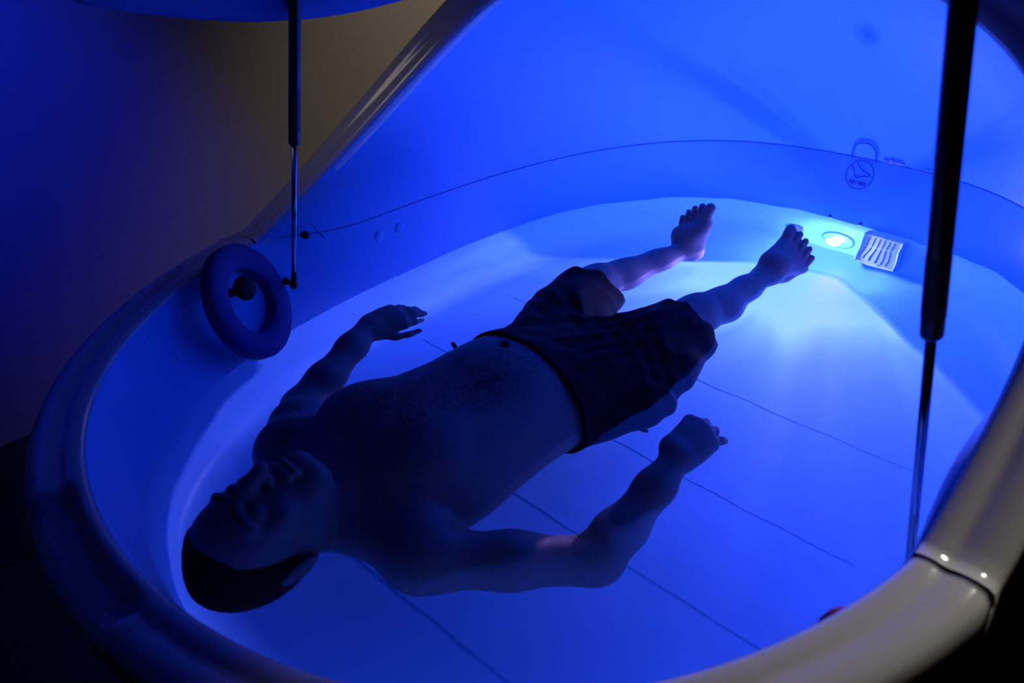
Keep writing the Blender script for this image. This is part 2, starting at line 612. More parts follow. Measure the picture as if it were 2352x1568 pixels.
R0 = 0.041
stroke('circle', [(R0 * math.cos(a), R0 * math.sin(a)) for a in np.linspace(0, 2 * PI, 48, endpoint=False)], 0.0010, True)
foot1 = [(-0.019, 0.036), (-0.012, 0.027), (-0.003, 0.019), (0.008, 0.013), (0.020, 0.0085), (0.029, 0.007), (0.031, 0.0035), (0.028, 0.000), (0.018, -0.001), (0.008, -0.003), (-0.001, -0.0065),
         (-0.007, -0.009), (-0.011, -0.0095), (-0.014, -0.006), (-0.017, 0.002), (-0.022, 0.012), (-0.029, 0.021), (-0.032, 0.025)]
stroke('foot_outline', foot1, 0.0009)
stroke('arch_line', [(-0.008, -0.001), (-0.003, -0.003), (0.003, -0.002)], 0.0007)
fc = bpy.data.curves.new('lettering', 'FONT')
fc.body = 'FEET HERE'
fc.size = 0.0125
fc.align_x = 'CENTER'
fc.extrude = 0.0006
tmp = bpy.data.objects.new('words_tmp', fc)
COL.objects.link(tmp)
dg = bpy.context.evaluated_depsgraph_get()
tme = bpy.data.meshes.new_from_object(tmp.evaluated_get(dg))
bpy.data.objects.remove(tmp)
tme.transform(Matrix(((sr.x, su.x, sn_.x, 0), (sr.y, su.y, sn_.y, 0), (sr.z, su.z, sn_.z, 0), (0, 0, 0, 1))) @ Matrix.Diagonal((0.86, 1.25, 1, 1)))
tme.materials.clear()
wo = link('lettering', tme, M_PRINT, sign)
wo.location = Vector(sr) * 0.0 + su * (-0.028) + sn_ * 0.0012
reparent(sign, pod)

# wall screws
for yy, zz in ((0.062, 0.004), (-0.034, 0.003)):
    p, n, _, _ = wall_point(t_foot(yy), zz)
    podpart(lathe('screw', [(0.0, .0022), (.003, .0022), (.0055, .0012), (.0065, 0), (.0065, -.004)], p, n, M_STEEL, None, 16))

# round jet cap on the foot wall
p, n, _, _ = wall_point(t_foot(0.150), -0.125)
podpart(lathe('jet_cap', [(0.0, .004), (.010, .004), (.014, .006), (.019, .005), (.021, .001), (.021, -.004)], p, n, M_STEEL, None, 24))

# the pool lamp: bezel and lens
p, n, _, _ = wall_point(t_foot(0.018), -0.135)
lamp = empty('pool_lamp', tuple(p))
bz = lathe('bezel', [(.052, -.004), (.052, .001), (.047, .004), (.036, .0045), (.028, .003), (.026, -.003)], p, n, M_LINER, None, 40)
ls = lathe('lens', [(0.0, .009), (.008, .0085), (.014, .006), (.019, .002), (.019, -.004)], p, n, M_BULB, None, 24)
for o in (bz, ls):
    reparent(o, lamp)
reparent(lamp, pod)

# drain grate: raised plate, dark strips as the shade in its slots, two screws
p, n, _, _ = wall_point(t_foot(-0.124), -0.118)
gr, gu = right_up(p, n)
grate = empty('drain_grate', tuple(p))
o = box('plate', p + n * 0.006, (gr, gu, n), (0.114, 0.185, 0.020), M_GRATE, None, 0.006); reparent(o, grate)
for half in (0, 1):
    for k in range(6):
        x0 = -0.044 + k * 0.0148
        pts = []
        for q in np.linspace(0, 1, 7):
            if half == 0: xx, yy = x0 + 0.0035 - 0.003 * q, 0.076 - 0.064 * q
            else: xx, yy = x0 + 0.0005 - 0.0075 * q + 0.005 * math.sin(PI * q) * (0.3 + k * .14), 0.004 - 0.082 * q
            pts.append(p + gr * xx + gu * yy + n * 0.0150)
        o = tube('slot', pts, 0.0021, M_SLOT, None, 6); reparent(o, grate)
for a, b in ((0.004, 0.083), (0.004, -0.085)):
    o = lathe('plate_screw', [(0, .003), (.0028, .0026), (.0036, 0)], p + gr * a + gu * b + n * 0.015, n, M_STEEL, None, 12); reparent(o, grate)
reparent(grate, pod)

# shallow dome buttons and the bolt tab on the left wall
for xx in (-0.053, 0.014):
    p, n, _, _ = wall_point(t_at(xx), 0.135)
    podpart(lathe('button', [(0, .004), (.008, .0036), (.013, .002), (.0155, 0), (.0155, -.004)], p, n, M_LINER, None, 20))
p, n, du_, dv_ = wall_point(t_at(-0.32), 0.185)
bp_ = Vector((-0.30, 0.752, 0.222))
podpart(lathe('bolt', [(0, .004), (.004, .004), (.0045, .001), (.008, .0006), (.010, -.001), (.010, -.02)], bp_, n, M_BLACK, None, 16))
tabl = [Vector((-0.253 - 0.0, 0.757, 0.199)), Vector((-0.268, 0.757, 0.222)), Vector((-0.276, 0.756, 0.240)), Vector((-0.292, 0.756, 0.247)), Vector((-0.32, 0.756, 0.244))]
podpart(tube('joint_tab', tabl, 0.0024, M_SEAL, None, 6))
# red push button low on the near wall
p, n, _, _ = wall_point(t_at(-0.490, side=-1), 0.140)
podpart(lathe('push_button', [(0, .016), (.014, .015), (.024, .010), (.028, .003), (.028, -.006)], p, n, M_RED, None, 28))

# dried salt along the joint
bm = bmesh.new()
for k in range(90):
    a = rng.uniform(-0.105, -0.045) if k < 70 else rng.uniform(-0.30, -0.10)
    yv = a
    q = SEAM(np.array([t_foot(yv)]))[0]
    r = rng.uniform(.0012, .0032)
    mtx = Matrix.Translation((q[0] - 0.004 + rng.normal() * .001, q[1], q[2] + 0.004 + abs(rng.normal()) * 0.004)) @ Matrix.Rotation(rng.uniform(0, 3), 4, 'X')
    bmesh.ops.create_icosphere(bm, subdivisions=1, radius=r, matrix=mtx)
me = bpy.data.meshes.new('salt_crust'); bm.to_mesh(me); bm.free()
o = link('salt_crust', me, M_SALT); tag(o, kind='stuff'); podpart(o)


# gas struts
def strut(base, top, joint, tilt, sc=1.0):
    base, top = Vector(base), Vector(top)
    ax = (top - base).normalized(); L = (top - base).length
    st = empty('gas_strut', tuple(base))
    parts = [
        lathe('rod', [(0.0, .012), (.0065 * sc, .012), (.0065 * sc, joint + .01), (0, joint + .01)], base, ax, M_STEEL, None, 20),
        lathe('cylinder', [(r_ * sc, h_) for r_, h_ in ((0.0, joint - .004), (.010, joint - .004), (.0128, joint), (.0136, joint + .006), (.0136, L - .03), (.010, L - .01), (.006, L))], base, ax, M_BLACK, None, 28),
        lathe('sticker', [(.0139 * sc, joint + .03), (.0139 * sc, joint + .125)], base, ax, M_STICK, None, 28),
        lathe('end_ball', [(0, -.011), (.006, -.0095), (.0105, -.003), (.0105, .005), (.008, .010), (.0075, .030), (0, .031)], base, ax, M_BLACK, None, 20),
        lathe('ball_stud', [(0, -.005), (.005, -.005), (.005, .03), (.009, .031), (.009, .04), (0, .04)], base, (0, tilt, 0), M_BLACK, None, 16)]
    for q in parts: reparent(q, st)
    reparent(st, pod)
    return st


SB = Vector((-0.365, 0.745, 0.112)); ST = Vector((-0.2456, 0.72, 0.768))
d_ = (ST - SB)
strut(SB, SB + d_ * 1.42, 0.352, 1)
m_ = Vector((1, -1, 1))
SBr = Vector((-0.165, -0.745, -0.035)); STr = Vector((-0.253, -0.70, 0.88))
strut(SBr, SBr + (STr - SBr) * 1.10, 0.468, -1, 1.22)

# hatch: a domed shell hinged at the top of the hood, swung up
HINGE = E[NU // 2]
a_h = math.radians(47); roll = math.radians(8)
nh = 61
fr = np.linspace(0.05, 0.95, nh)
uh = np.interp(fr * arc[-1], arc, fine)
Eh = HOOD_EDGE(uh)
thh = TN + (2 * PI - 2 * TN) * ((fr - 0.05) / 0.9 * 0.90 + 0.05)
Rh = HEAD_EDGE(thh)
Rh[:, 0] = np.minimum(Rh[:, 0], Eh[:, 0] - 0.02)
HT = dome(Eh, Rh, 30, 0.55, 0.5)


def swing(P):
    d = P - HINGE
    X = d[..., 0] * math.cos(a_h) + d[..., 2] * math.sin(a_h)
    Z = -d[..., 0] * math.sin(a_h) + d[..., 2] * math.cos(a_h)
    Y = d[..., 1]
    Y2 = Y * math.cos(roll) + Z * math.sin(roll); Z2 = Z * math.cos(roll) - Y * math.sin(roll)
    return np.stack([X, Y2, Z2], -1) + HINGE + np.array([-0.18, 0, 0.05])


HT = swing(HT)
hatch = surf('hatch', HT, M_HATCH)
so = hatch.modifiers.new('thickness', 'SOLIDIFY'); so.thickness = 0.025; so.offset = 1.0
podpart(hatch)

# ------------------------------------------------------------------ water
ns, nc = 90, 260
ss = np.linspace(0, 1.004, ns); ss[0] = 0.0005
tw = np.linspace(0, 2 * PI, nc, endpoint=False)
PW = np.stack([WATERLINE(tw, s, 0.0) for s in ss])
waves = [(0.0010, 0.34, 0.3), (0.0006, 0.21, 2.1), (0.0004, 0.13, 4.0), (0.0003, 0.10, 5.2)]
lively = 0.6 + 1.6 * np.clip((PW[..., 0] - 0.35) / 0.4, 0, 1) ** 2          # livelier over the lamp
for k, (amp, lam, ang) in enumerate(waves):
    kx, ky = 2 * PI / lam * math.cos(ang), 2 * PI / lam * math.sin(ang)
    PW[..., 2] += amp * lively * np.sin(kx * PW[..., 0] + ky * PW[..., 1] + k * 1.7)
water = surf('water', PW, M_WATER, None, cv=True)
water.cycles.is_caustics_caster = True
tag(water, 'clear still blue lit salt water filling the pod around the floating man', 'water', kind='stuff')

# ------------------------------------------------------------------ foam ring on its black peg
rp, rn, rdu, rdv = wall_point(t_at(-0.496), 0.112)
rp = rp + rn * 0.034
rb = rdv.normalized(); ROT = Matrix.Rotation(math.radians(16), 3, rb)
ra = ROT @ rdu.normalized(); rn = ROT @ rn
RP = []
for a in np.linspace(0, 2 * PI, 64, endpoint=False):
    ring = []
    for (q, h) in ((0.083, -.017), (0.079, -.011), (0.079, .011), (0.083, .017), (0.136, .017), (0.141, .011), (0.141, -.011), (0.136, -.017)):
        ring.append(tuple(rp + ra * (q * math.cos(a)) + rb * (q * math.sin(a)) + rn * h))
    RP.append(ring)
ringo = surf('foam_ring', RP, M_FOAM, None, cu=True, cv=True)
tag(ringo, 'navy foam head ring hanging on a black peg on the inner pod wall', 'foam ring')
pg = rp + rb * 0.034 - ra * -0.004 - rn * 0.02
podpart(lathe('hanging_peg', [(.010, -.02), (.010, .012), (.022, .016), (.029, .026), (.030, .036), (.025, .046), (.012, .050), (0, .051)], pg, rn, M_RUBBER, None, 28))
#BODY#
# ------------------------------------------------------------------ the floating man: one continuous surface from a distance field
def npv(*a): return np.array(a, float)


def unit(v): v = np.asarray(v, float); return v / np.linalg.norm(v)


class Field:
    def __init__(self, lo, hi, h, big=0.06):
        self.lo = np.array(lo, float); self.h = h; self.big = big; self.rs = 1.0
        self.n = np.ceil((np.array(hi, float) - self.lo) / h).astype(int)
        self.A = np.full(self.n, big, np.float32)

    def window(self, lo, hi):
        i0 = np.clip(np.floor((np.array(lo) - self.lo) / self.h).astype(int), 0, self.n - 1)
        i1 = np.clip(np.ceil((np.array(hi) - self.lo) / self.h).astype(int) + 1, 1, self.n)
        sl = tuple(slice(a, b) for a, b in zip(i0, i1))
        ax = [(self.lo[k] + self.h * np.arange(i0[k], i1[k])).astype(np.float32) for k in range(3)]
        X, Y, Z = np.meshgrid(*ax, indexing='ij', sparse=True)
        return sl, X, Y, Z

    def add(self, fn, lo, hi, k=0.02, pad=None):
        pad = k * 1.2 + 0.012 if pad is None else pad
        sl, X, Y, Z = self.window(np.array(lo) - pad, np.array(hi) + pad)
        d = fn(X, Y, Z)
        a = self.A[sl]
        if k > 0:
            hh = np.clip(k - np.abs(a - d), 0, None) / k
            self.A[sl] = np.minimum(np.minimum(a, d) - hh * hh * k * 0.25, self.big)
        else:
            self.A[sl] = np.minimum(a, d)

    def sub(self, fn, lo, hi, k=0.01):
        sl, X, Y, Z = self.window(np.array(lo) - k - .01, np.array(hi) + k + .01)
        d = -fn(X, Y, Z)
        a = self.A[sl]
        hh = np.clip(k - np.abs(a - d), 0, None) / k
        self.A[sl] = np.maximum(a, d) + hh * hh * k * 0.25

    def cone(self, a, b, ra, rb, k=0.02):
        a = np.asarray(a, float); b = np.asarray(b, float)
        ba = b - a; L2 = ba.dot(ba); ra *= self.rs; rb *= self.rs
        r = max(ra, rb)

        def fn(X, Y, Z):
            t = np.clip(((X - a[0]) * ba[0] + (Y - a[1]) * ba[1] + (Z - a[2]) * ba[2]) / L2, 0, 1)
            dx = X - a[0] - t * ba[0]; dy = Y - a[1] - t * ba[1]; dz = Z - a[2] - t * ba[2]
            return np.sqrt(dx * dx + dy * dy + dz * dz) - (ra + (rb - ra) * t)
        self.add(fn, np.minimum(a, b) - r, np.maximum(a, b) + r, k)

    def chain(self, pts, rad, k=0.02):
        for i in range(len(pts) - 1):
            self.cone(pts[i], pts[i + 1], rad[i], rad[i + 1], k)

    @staticmethod
    def ell_fn(c, r, M):
        c = np.asarray(c, float)

        def fn(X, Y, Z):
            px, py, pz = X - c[0], Y - c[1], Z - c[2]
            q = [px * M[i][0] + py * M[i][1] + pz * M[i][2] for i in range(3)]
            k0 = np.sqrt(sum((q[i] / r[i]) ** 2 for i in range(3)))
            k1 = np.sqrt(sum((q[i] / r[i] ** 2) ** 2 for i in range(3))) + 1e-6
            return k0 * (k0 - 1) / k1
        return fn

    def ell(self, c, r, M=None, k=0.02, cut=False):
        M = np.eye(3) if M is None else np.asarray(M)
        r = [q * self.rs for q in r]
        ext = np.abs(M.T) @ np.asarray(r, float)
        fn = self.ell_fn(c, r, M)
        if cut: self.sub(fn, np.asarray(c) - ext, np.asarray(c) + ext, k)
        else: self.add(fn, np.asarray(c) - ext, np.asarray(c) + ext, k)

    def mesh(self, name, m, parent=None, smooth_it=2):
        g = vdb.FloatGrid(self.big)
        g.copyFromArray(np.ascontiguousarray(self.A, dtype=np.float32))
        pts, tri, quad = g.convertToPolygons(0.0, 0.0)
        pts = np.asarray(pts, float) * self.h + self.lo
        nv, nt_, nq = len(pts), len(tri), len(quad)
        me = bpy.data.meshes.new(name)
        me.vertices.add(nv); me.vertices.foreach_set('co', pts.ravel())
        me.loops.add(nt_ * 3 + nq * 4)
        idx = np.concatenate([np.asarray(tri)[:, ::-1].ravel(), np.asarray(quad)[:, ::-1].ravel()]) if nt_ else np.asarray(quad)[:, ::-1].ravel()
        me.loops.foreach_set('vertex_index', idx.astype(np.int32))
        me.polygons.add(nt_ + nq)
        st = np.concatenate([np.arange(nt_) * 3, nt_ * 3 + np.arange(nq) * 4]).astype(np.int32)
        me.polygons.foreach_set('loop_start', st)
        me.update(calc_edges=True)
        me.polygons.foreach_set('use_smooth', [True] * (nt_ + nq))
        me.validate()
        # outward normals
        o = link(name, me, m, parent)
        vol = 0
        bm = bmesh.new(); bm.from_mesh(me)
        if bm.calc_volume(signed=True) < 0:
            bmesh.ops.reverse_faces(bm, faces=bm.faces)
        for _ in range(smooth_it):
            bmesh.ops.smooth_vert(bm, verts=bm.verts, factor=0.5, use_axis_x=True, use_axis_y=True, use_axis_z=True)
        bm.to_mesh(me); bm.free()
        return o


def loft_fn(nodes):
    """torso along x: nodes (x, cy, cz, ry, rz), superelliptic sections"""
    N = np.array(nodes, float)

    def fn(X, Y, Z):
        xs = X[:, 0, 0]
        cy, cz, ry, rz = [np.interp(xs, N[:, 0], N[:, i])[:, None, None] for i in (1, 2, 3, 4)]
        q = ((np.abs(Y - cy) / ry) ** 2.3 + (np.abs(Z - cz) / rz) ** 2.3) ** (1 / 2.3)
        d = (q - 1) * np.minimum(ry, rz)
        dx = np.maximum(N[0, 0] - X, X - N[-1, 0])
        return np.maximum(d, dx).astype(np.float32)
    return fn


def smooth_nodes(nodes, n=60):
    N = np.array(nodes, float)
    xs = np.linspace(N[0, 0], N[-1, 0], n)
    out = [xs]
    for i in range(1, N.shape[1]):
        v = np.interp(xs, N[:, 0], N[:, i])
        for _ in range(6):
            v[1:-1] = (v[:-2] + 2 * v[1:-1] + v[2:]) / 4
        out.append(v)
    return np.stack(out, 1)


# joints
HEADC = npv(-0.880, 0.069, 0.038)
HS = 1.10                                                 # head size
SH_L, EL_L, WR_L = npv(-0.690, 0.295, 0.000), npv(-0.545, 0.468, -0.045), npv(-0.290, 0.562, 0.022)
SH_R, EL_R, WR_R = npv(-0.695, -0.132, -0.030), npv(-0.478, -0.328, -0.082), npv(-0.232, -0.318, 0.026)
HIP_L, KN_L, AN_L = npv(-0.085, 0.175, -0.020), npv(0.262, 0.305, -0.004), npv(0.612, 0.268, -0.020)
HIP_R, KN_R, AN_R = npv(-0.085, 0.000, -0.020), npv(0.285, 0.003, -0.004), npv(0.605, 0.004, -0.020)

B = Field((-1.06, -0.48, -0.22), (0.86, 0.70, 0.24), 0.0036)
TORSO = smooth_nodes([(-0.74, .10, .02, .085, .070), (-0.71, .096, .02, .150, .080), (-0.66, .096, .015, .190, .100), (-0.58, .092, .015, .204, .120), (-0.50, .088, .015, .198, .128),
                      (-0.42, .084, .018, .182, .124), (-0.34, .080, .018, .172, .124), (-0.26, .078, .012, .168, .124), (-0.18, .080, .000, .172, .118), (-0.10, .085, -.012, .172, .108), (-0.03, .088, -.02, .160, .095), (0.02, .09, -.02, .12, .07)])
TORSO[:, 2] -= 0.030; TORSO[:, 4] += 0.024; TORSO[:, 3] += 0.006
B.add(loft_fn(TORSO), (-0.74, -0.13, -0.19), (0.02, 0.32, 0.17), 0.03)
for sy in (-1, 1): B.ell((-0.06, .088 + sy * .075, -.075), (.11, .085, .075), None, .04)     # seat
# chest and belly
B.ell((-0.575, .185, .085), (.085, .085, .045), None, .04)
B.ell((-0.575, .020, .085), (.085, .085, .045), None, .04)
B.ell((-0.290, .085, .075), (.130, .110, .060), None, .05)
B.ell((-0.275, .090, .139), (.010, .012, .012), None, .008, cut=True)
for sy in (-1, 1): B.ell((-0.545, .10 + sy * .095, .128), (.006, .006, .006), None, .006)
# neck and collar
B.cone((-0.690, .095, .010), (-0.825, .075, .020), .066, .062, .05)
B.cone((-0.675, .115, .070), (-0.660, .250, .040), .018, .020, .035)
B.cone((-0.675, .085, .070), (-0.660, -.055, .035), .018, .020, .035)
B.cone((-0.760, .060, .000), (-0.700, -.100, -.012), .050, .056, .05)
B.cone((-0.760, .090, .005), (-0.700, .260, .005), .050, .054, .05)
# shoulders and arms
for (sh, el, wr, out) in ((SH_L, EL_L, WR_L, 1), (SH_R, EL_R, WR_R, -1)):
    B.ell(sh, (.068, .068, .066), None, .05)
    mid = sh + (el - sh) * .5
    B.chain([sh, mid + npv(0, 0, .003), el], [.063, .059, .049], .03)
    q1 = el + (wr - el) * .3; q2 = el + (wr - el) * .72
    B.chain([el, q1, q2, wr], [.047, .046, .035, .0275], .028)

# legs
for (hp, kn, an, out) in ((HIP_L, KN_L, AN_L, 1), (HIP_R, KN_R, AN_R, -1)):
    m1 = hp + (kn - hp) * .35; m2 = hp + (kn - hp) * .8
    B.chain([hp, m1, m2, kn], [.090, .084, .062, .055], .04)
    B.ell(kn + npv(-.005, 0, .022), (.034, .034, .032), None, .03)
    c1 = kn + (an - kn) * .3 + npv(0, .006 * out, -.016); c2 = kn + (an - kn) * .68 + npv(0, 0, -.006)
    B.chain([kn, c1, c2, an], [.048, .051, .037, .031], .035)
    B.cone(kn + npv(.03, 0, .028), kn + (an - kn) * .85 + npv(0, 0, .012), .022, .018, .03)   # shin


def foot(an, heel, tip, lateral):
    f = unit(tip - heel)
    lat = unit(lateral - f * np.dot(lateral, f))
    dor = np.cross(f, lat)
    if np.dot(dor, npv(-1, -1, 1)) < 0: dor = -dor
    L = np.linalg.norm(tip - heel)
    hc = heel + f * .030 + dor * .012
    B.ell(hc, (.032, .030, .033), np.stack([f, lat, dor]), .03)
    B.cone(an, hc, .033, .030, .03)
    B.ell(an + lat * .025 - f * .004, (.012, .008, .012), np.stack([f, lat, dor]), .015)   # ankle bones
    B.ell(an - lat * .025 + f * .004, (.012, .008, .012), np.stack([f, lat, dor]), .015)
    instep = an + f * .050 + dor * .006
    B.cone(an, instep, .031, .023, .03)
    # big toe is on the -lateral side
    offs = [-.037, -.012, .009, .027, .043]
    lens = [L, L - .004, L - .014, L - .028, L - .046]
    tr = [.0160, .0100, .0094, .0088, .0086]
    for k in range(5):
        ball = heel + f * (L * .70 - .012 * k) + lat * offs[k] * .92 + dor * (.018 - .0025 * k)
        B.cone(instep + lat * offs[k] * .5, ball, .022, .0155 if k else .019, .022)
        B.cone(hc + lat * offs[k] * .35, ball - dor * .008, .020, .014, .022)
        mid_ = heel + f * (lens[k] - .026 - .004 * (k == 0)) + lat * (offs[k] + (.001 * (k - 2))) + dor * (.020 - .003 * k)
        end_ = heel + f * (lens[k] - tr[k]) + lat * (offs[k] + .0015 * (k - 2)) + dor * (.012 - .002 * k)
        B.chain([ball, mid_, end_], [.0135 if k else .018, tr[k] * .94, tr[k]], .003)
        B.ell(end_ + dor * tr[k] * .75 + f * tr[k] * .35, (tr[k] * .55, tr[k] * .62, .0022), np.stack([f, lat, dor]), .002)   # nail


foot(AN_L, npv(.622, .258, -.075), npv(.684, .272, .118), npv(-.10, .95, -.10))
foot(AN_R, npv(.640, .006, -.078), npv(.776, -.012, .062), npv(.12, -.86, -.42))


def hand(wr, palmdir, back, thumbside, curls, thumb, spread, lens=(.074, .082, .077, .060), sc=1.0):
    """palm and five bent fingers; curls = bend in radians at the three joints for index..little"""
    f = unit(palmdir)
    bk = unit(back - f * np.dot(back, f))
    lat = unit(thumbside - f * np.dot(thumbside, f) - bk * np.dot(thumbside, bk))    # towards the thumb
    Mh = np.stack([f, lat, bk])
    B.rs = sc; lens = [q * sc for q in lens]
    B.ell(wr + f * .045 * sc, (.052, .036, .017), Mh, .022)
    offs = (.029, .010, -.009, -.027)
    klen = (.088, .090, .086, .078)
    for i in range(4):
        kn = wr + (f * klen[i] + lat * offs[i] + bk * (.004 - .004 * abs(i - 1))) * sc
        B.cone(wr + f * .012 + lat * offs[i] * .5, kn, .0165, .0125, .014)
        ang = 0; p = kn; r = (.0096, .0100, .0094, .0083)[i]
        segs = (.46, .31, .23)
        sd = unit(f + lat * spread[i])
        for j in range(3):
            ang += curls[i][j]
            d = sd * math.cos(ang) - bk * math.sin(ang)
            q = p + d * lens[i] * segs[j]
            B.cone(p, q, r, r * .93, .005)
            p = q; r *= .93
    t0 = wr + f * .020 + lat * .026 - bk * .004
    B.cone(wr + f * .012 + lat * .010, t0, .018, .015, .02)
    p = t0; r = .0135
    for (v, L_) in thumb:
        d = unit(f * v[0] + lat * v[1] + bk * v[2])
        q = p + d * L_ * sc
        B.cone(p, q, r, r * .86, .008)
        p = q; r *= .88
    B.rs = 1.0


hand(WR_L, npv(.128, -.022, .006), npv(-.15, -.50, .82), npv(.05, -.80, -.50),
     [(.38, .30, .2), (.25, .25, .2), (.25, .25, .2), (.30, .3, .2)],
     [((.72, .70, .05), .040), ((.98, .26, .06), .034), ((1, .02, .02), .028)], (-.04, -.02, -.01, .0))
hand(WR_R, npv(.120, .008, .012), npv(-.10, -.35, .90), npv(.1, 1, .25),
     [(.80, .80, .5), (.62, .70, .4), (.48, .60, .35), (.30, .40, .3)],
     [((.80, .10, -.60), .034), ((.85, -.25, -.50), .028), ((.9, -.3, -.4), .022)], (.05, .01, -.06, -.16), sc=1.12)

# head: local axes U towards the crown, F out of the face, R towards the man's right ear
U = unit(npv(-1.0, 0.02, -0.16)); Fd = unit(npv(-0.16, -0.06, 1.0)); Fd = unit(Fd - U * np.dot(Fd, U)); Rr = np.cross(Fd, U)
if Rr[1] > 0: Rr = -Rr
HM = np.stack([U, Rr, Fd])


def hp_(u, r, f): return HEADC + (U * u + Rr * r + Fd * f) * HS


B.rs = HS

B.ell(hp_(.030, 0, -.012), (.098, .080, .102), HM, .02)        # skull
B.ell(hp_(.035, 0, .040), (.070, .066, .055), HM, .03)         # forehead
B.ell(hp_(-.040, 0, .030), (.075, .064, .064), HM, .03)        # face
B.cone(hp_(-.098, .022, .062), hp_(-.098, -.022, .062), .022, .022, .025)     # chin
for s in (-1, 1):
    B.cone(hp_(-.098, .02 * s, .058), hp_(-.045, .060 * s, -.005), .022, .020, .03)   # jaw
    B.ell(hp_(-.022, .045 * s, .062), (.022, .022, .022), HM, .02)          # cheekbone
    B.ell(hp_(.008, .031 * s, .104), (.013, .018, .016), HM, .012, cut=True)  # eye socket
    B.ell(hp_(.005, .031 * s, .086), (.0130, .0165, .0145), HM, .004)       # closed lids
    B.cone(hp_(.004, .046 * s, .090), hp_(.0015, .020 * s, .0985), .0022, .0022, .003)  # lash line
    B.cone(hp_(.027, .014 * s, .100), hp_(.028, .052 * s, .084), .0085, .0065, .014)   # brow ridge
    B.ell(hp_(-.0385, .0125 * s, .106), (.0075, .0065, .0085), HM, .012)       # nostril wing
B.chain([hp_(.018, 0, .096), hp_(-.010, 0, .112), hp_(-.036, 0, .126)], [.0100, .0115, .0120], .014)     # nose
for s in (-1, 1): B.ell(hp_(-.0455, .007 * s, .120), (.004, .0035, .006), HM, .003, cut=True)
B.cone(hp_(-.0635, .019, .096), hp_(-.0635, -.019, .096), .0072, .0072, .007)          # upper lip
B.ell(hp_(-.0635, 0, .102), (.006, .014, .006), HM, .008)
B.cone(hp_(-.0775, .016, .096), hp_(-.0775, -.016, .096), .0078, .0078, .007)          # lower lip
B.cone(hp_(-.0765, .006, .098), hp_(-.0765, -.006, .098), .0065, .0065, .008)
B.ell(hp_(-.0700, 0, .106), (.0028, .023, .012), HM, .003, cut=True)                  # mouth line
B.ell(hp_(-.0870, 0, .100), (.006, .018, .006), HM, .008, cut=True)
for s in (-1, 1):                                                                   # ears
    c = hp_(-.004, .085 * s, -.014)
    t1 = unit(Rr * s + Fd * .0 - Fd * .45); ax2 = np.cross(t1, U)
    EM = np.stack([U, unit(ax2), t1])
    B.ell(c, (.036, .022, .0075), EM, .008)
    B.ell(c + t1 * .006, (.022, .010, .006), EM, .005, cut=True)
    B.chain([c + U * (.027 * math.cos(a)) + unit(ax2) * (.016 * math.sin(a)) + t1 * .004 for a in np.linspace(-2.2, 2.2, 9)], [.0042] * 9, .003)

B.rs = 1.0
person = empty('person', (-0.3, 0.09, 0.0))
tag(person, 'shirtless man in dark knee length swim shorts floating on his back with eyes closed', 'person')
body = B.mesh('body', M_SKIN, None, 2)

# hair: a close cropped cap just outside the skull, cut along the hairline
Hf = Field((-1.06, -0.06, -0.15), (-0.74, 0.22, 0.21), 0.0028); Hf.rs = HS
Hf.ell(hp_(.030, 0, -.012), (.105, .0865, .1085), HM, .01)
Hf.ell(hp_(.035, 0, .036), (.0765, .072, .0585), HM, .02)


def plane_fn(pt, n):
    n = unit(n)
    return lambda X, Y, Z: ((X - pt[0]) * n[0] + (Y - pt[1]) * n[1] + (Z - pt[2]) * n[2])


def keep(Fl, fn, k=0.006):
    sl, X, Y, Z = Fl.window(Fl.lo, Fl.lo + Fl.n * Fl.h)
    d = fn(X, Y, Z); a = Fl.A
    hh = np.clip(k - np.abs(a - d), 0, None) / k
    Fl.A = np.minimum(np.maximum(a, d) + hh * hh * k * .25, Fl.big).astype(np.float32)


def hairline(X, Y, Z):
    px, py, pz = (X - HEADC[0]) / HS, (Y - HEADC[1]) / HS, (Z - HEADC[2]) / HS
    u_ = px * U[0] + py * U[1] + pz * U[2]; r_ = px * Rr[0] + py * Rr[1] + pz * Rr[2]; f_ = px * Fd[0] + py * Fd[1] + pz * Fd[2]
    # positive where the skin is bare: face front, below the nape
    front = (f_ - (0.052 - 0.028 * np.clip((0.085 - u_) / 0.06, 0, 1.6)) - np.clip(u_ - .07, 0, 1) * 0.8) * 0.8
    side = np.maximum(-0.018 - u_ - 0.35 * np.clip(-f_, 0, .1), -1)
    nape = -(u_ + 0.062)
    low = np.where(f_ > -0.02, np.maximum(front, side), nape)
    return np.maximum(np.maximum(front, np.where(f_ > -0.030, side, -1)), nape)


keep(Hf, hairline)
sl, X, Y, Z = Hf.window(Hf.lo, Hf.lo + Hf.n * Hf.h)
Hf.A = Hf.A + (0.0011 * np.sin(X * 820 + 3 * np.sin(Y * 510)) * np.sin(Y * 760 + 2 * np.sin(Z * 600)) + 0.0007 * np.sin(Z * 900)).astype(np.float32)
hair = Hf.mesh('hair', M_HAIR, None, 0)
hair['label'] = 'close cropped black hair'
brows = []
for s in (-1, 1):
    pth = [hp_(.030, .012 * s, .1075), hp_(.034, .025 * s, .1040), hp_(.034, .040 * s, .0960), hp_(.028, .053 * s, .086)]
    brows.append(tube('eyebrow', [p for p in pth], [.0026, .0032, .0026, .0012], M_HAIR, None, 8))

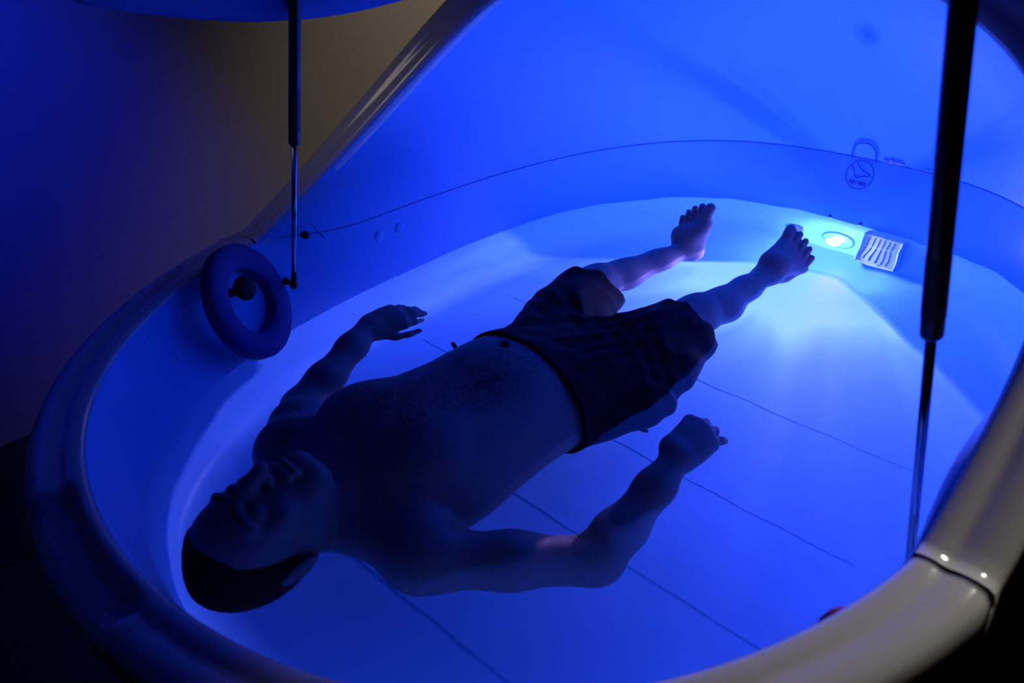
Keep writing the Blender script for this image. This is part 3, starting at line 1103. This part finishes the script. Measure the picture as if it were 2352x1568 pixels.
# swim shorts: hollow cloth shell round hips and thighs
SF = Field((-0.34, -0.22, -0.24), (0.40, 0.46, 0.16), 0.0034)
SF.add(loft_fn(smooth_nodes([(-0.33, .078, -.020, .189, .156), (-0.26, .078, -.020, .191, .156), (-0.22, .079, -.022, .193, .152), (-0.14, .082, -.026, .194, .140), (-0.05, .088, -.018, .190, .112), (0.03, .092, -.02, .17, .10)])), (-0.33, -.16, -.19), (0.03, .32, .15), .03)
for sy in (-1, 1): SF.ell((-0.06, .088 + sy * .075, -.075), (.12, .10, .09), None, .04)
SF.ell((-0.290, .085, .075), (.140, .122, .072), None, .04)
for (hp, kn, out) in ((HIP_L, KN_L, 1), (HIP_R, KN_R, -1)):
    ax = unit(kn - hp)
    SF.chain([hp, hp + (kn - hp) * .45, kn + ax * .03], [.106, .100, .090 if kn is KN_L else .078], .04)
    sag = npv(0, .012 * out, -.030)
    SF.chain([hp + sag, hp + (kn - hp) * .55 + sag, kn + ax * .01 + sag * .9], [.098, .090, .078 if kn is KN_L else .066], .04)
# loose cloth drifting out on the right side under the surface
SF.chain([npv(-.17, -.085, -.045), npv(-.06, -.105, -.06), npv(.06, -.072, -.055), npv(.20, -.030, -.04)], [.048, .054, .052, .050], .05)
sl, X, Y, Z = SF.window(SF.lo, SF.lo + SF.n * SF.h)
wr_ = .62 * (0.0042 * np.sin(44 * (X * .9 + Y * .55 + .35 * np.sin(9 * Y + 4 * Z)) + 3 * np.sin(X * 14)) +
       0.0030 * np.sin(70 * (X * .5 - Y * .75 + .1 * np.sin(16 * X))) + 0.0035 * np.sin(38 * (Y * .9 + X * .3) + 5 * np.sin(7 * X + 3 * Y)))
SF.A = (SF.A + wr_ * np.clip((X + .28) / .12, 0.1, 1)).astype(np.float32)
outer = SF.A.copy()
SF.A = np.maximum(SF.A, -(outer + 0.0075)).astype(np.float32)     # hollow
keep(SF, plane_fn(npv(-0.250, .08, .06), npv(-1.0, -0.02, .06)), .004)      # waistband line
for (hp, kn) in ((HIP_L, KN_L), (HIP_R, KN_R)):
    axk = unit(kn - hp); mid_y = 0.155
    pt = kn + axk * (-.040 if kn is KN_L else -.048)
    sl, X, Y, Z = SF.window(SF.lo, SF.lo + SF.n * SF.h)
    d = (X - pt[0]) * axk[0] + (Y - pt[1]) * axk[1] + (Z - pt[2]) * axk[2] + Z * .25 - .006 * np.sin(70 * Y + 40 * Z)
    side = (Y - mid_y) if kn is KN_L else (mid_y - Y)
    dd = np.where(side > 0, d, -1)
    SF.A = np.minimum(np.maximum(SF.A, dd), SF.big).astype(np.float32)
SF.A[0] = SF.A[-1] = SF.big; SF.A[:, 0] = SF.A[:, -1] = SF.big; SF.A[:, :, 0] = SF.A[:, :, -1] = SF.big
shorts = SF.mesh('swim_shorts', M_SHORTS, None, 2)
shorts['label'] = 'dark wrinkled knee length swim shorts'
# drawcord ends with toggles at both hips
cords = []
for (p0, d1, d2) in ((npv(-.235, .262, .03), npv(-.006, .022, .012), npv(.002, .016, .010)), (npv(-.165, -.140, -.035), npv(.016, -.022, -.008), npv(.012, -.016, -.004))):
    a = [p0, p0 + d1 * .5 + npv(0, 0, .004), p0 + d1, p0 + d1 + d2 * .4]
    cords.append(tube('drawcord', a, .0022, M_CORD, None, 6))
    q = p0 + d1 + d2 * .4
    cords.append(lathe('cord_toggle', [(0, -.001), (.004, 0), (.0052, .005), (.0048, .014), (0, .016)], q, d2, M_CORD, None, 12))
for o in [body, hair, shorts] + brows:
    reparent(o, person)
for o in cords:
    o.parent = shorts
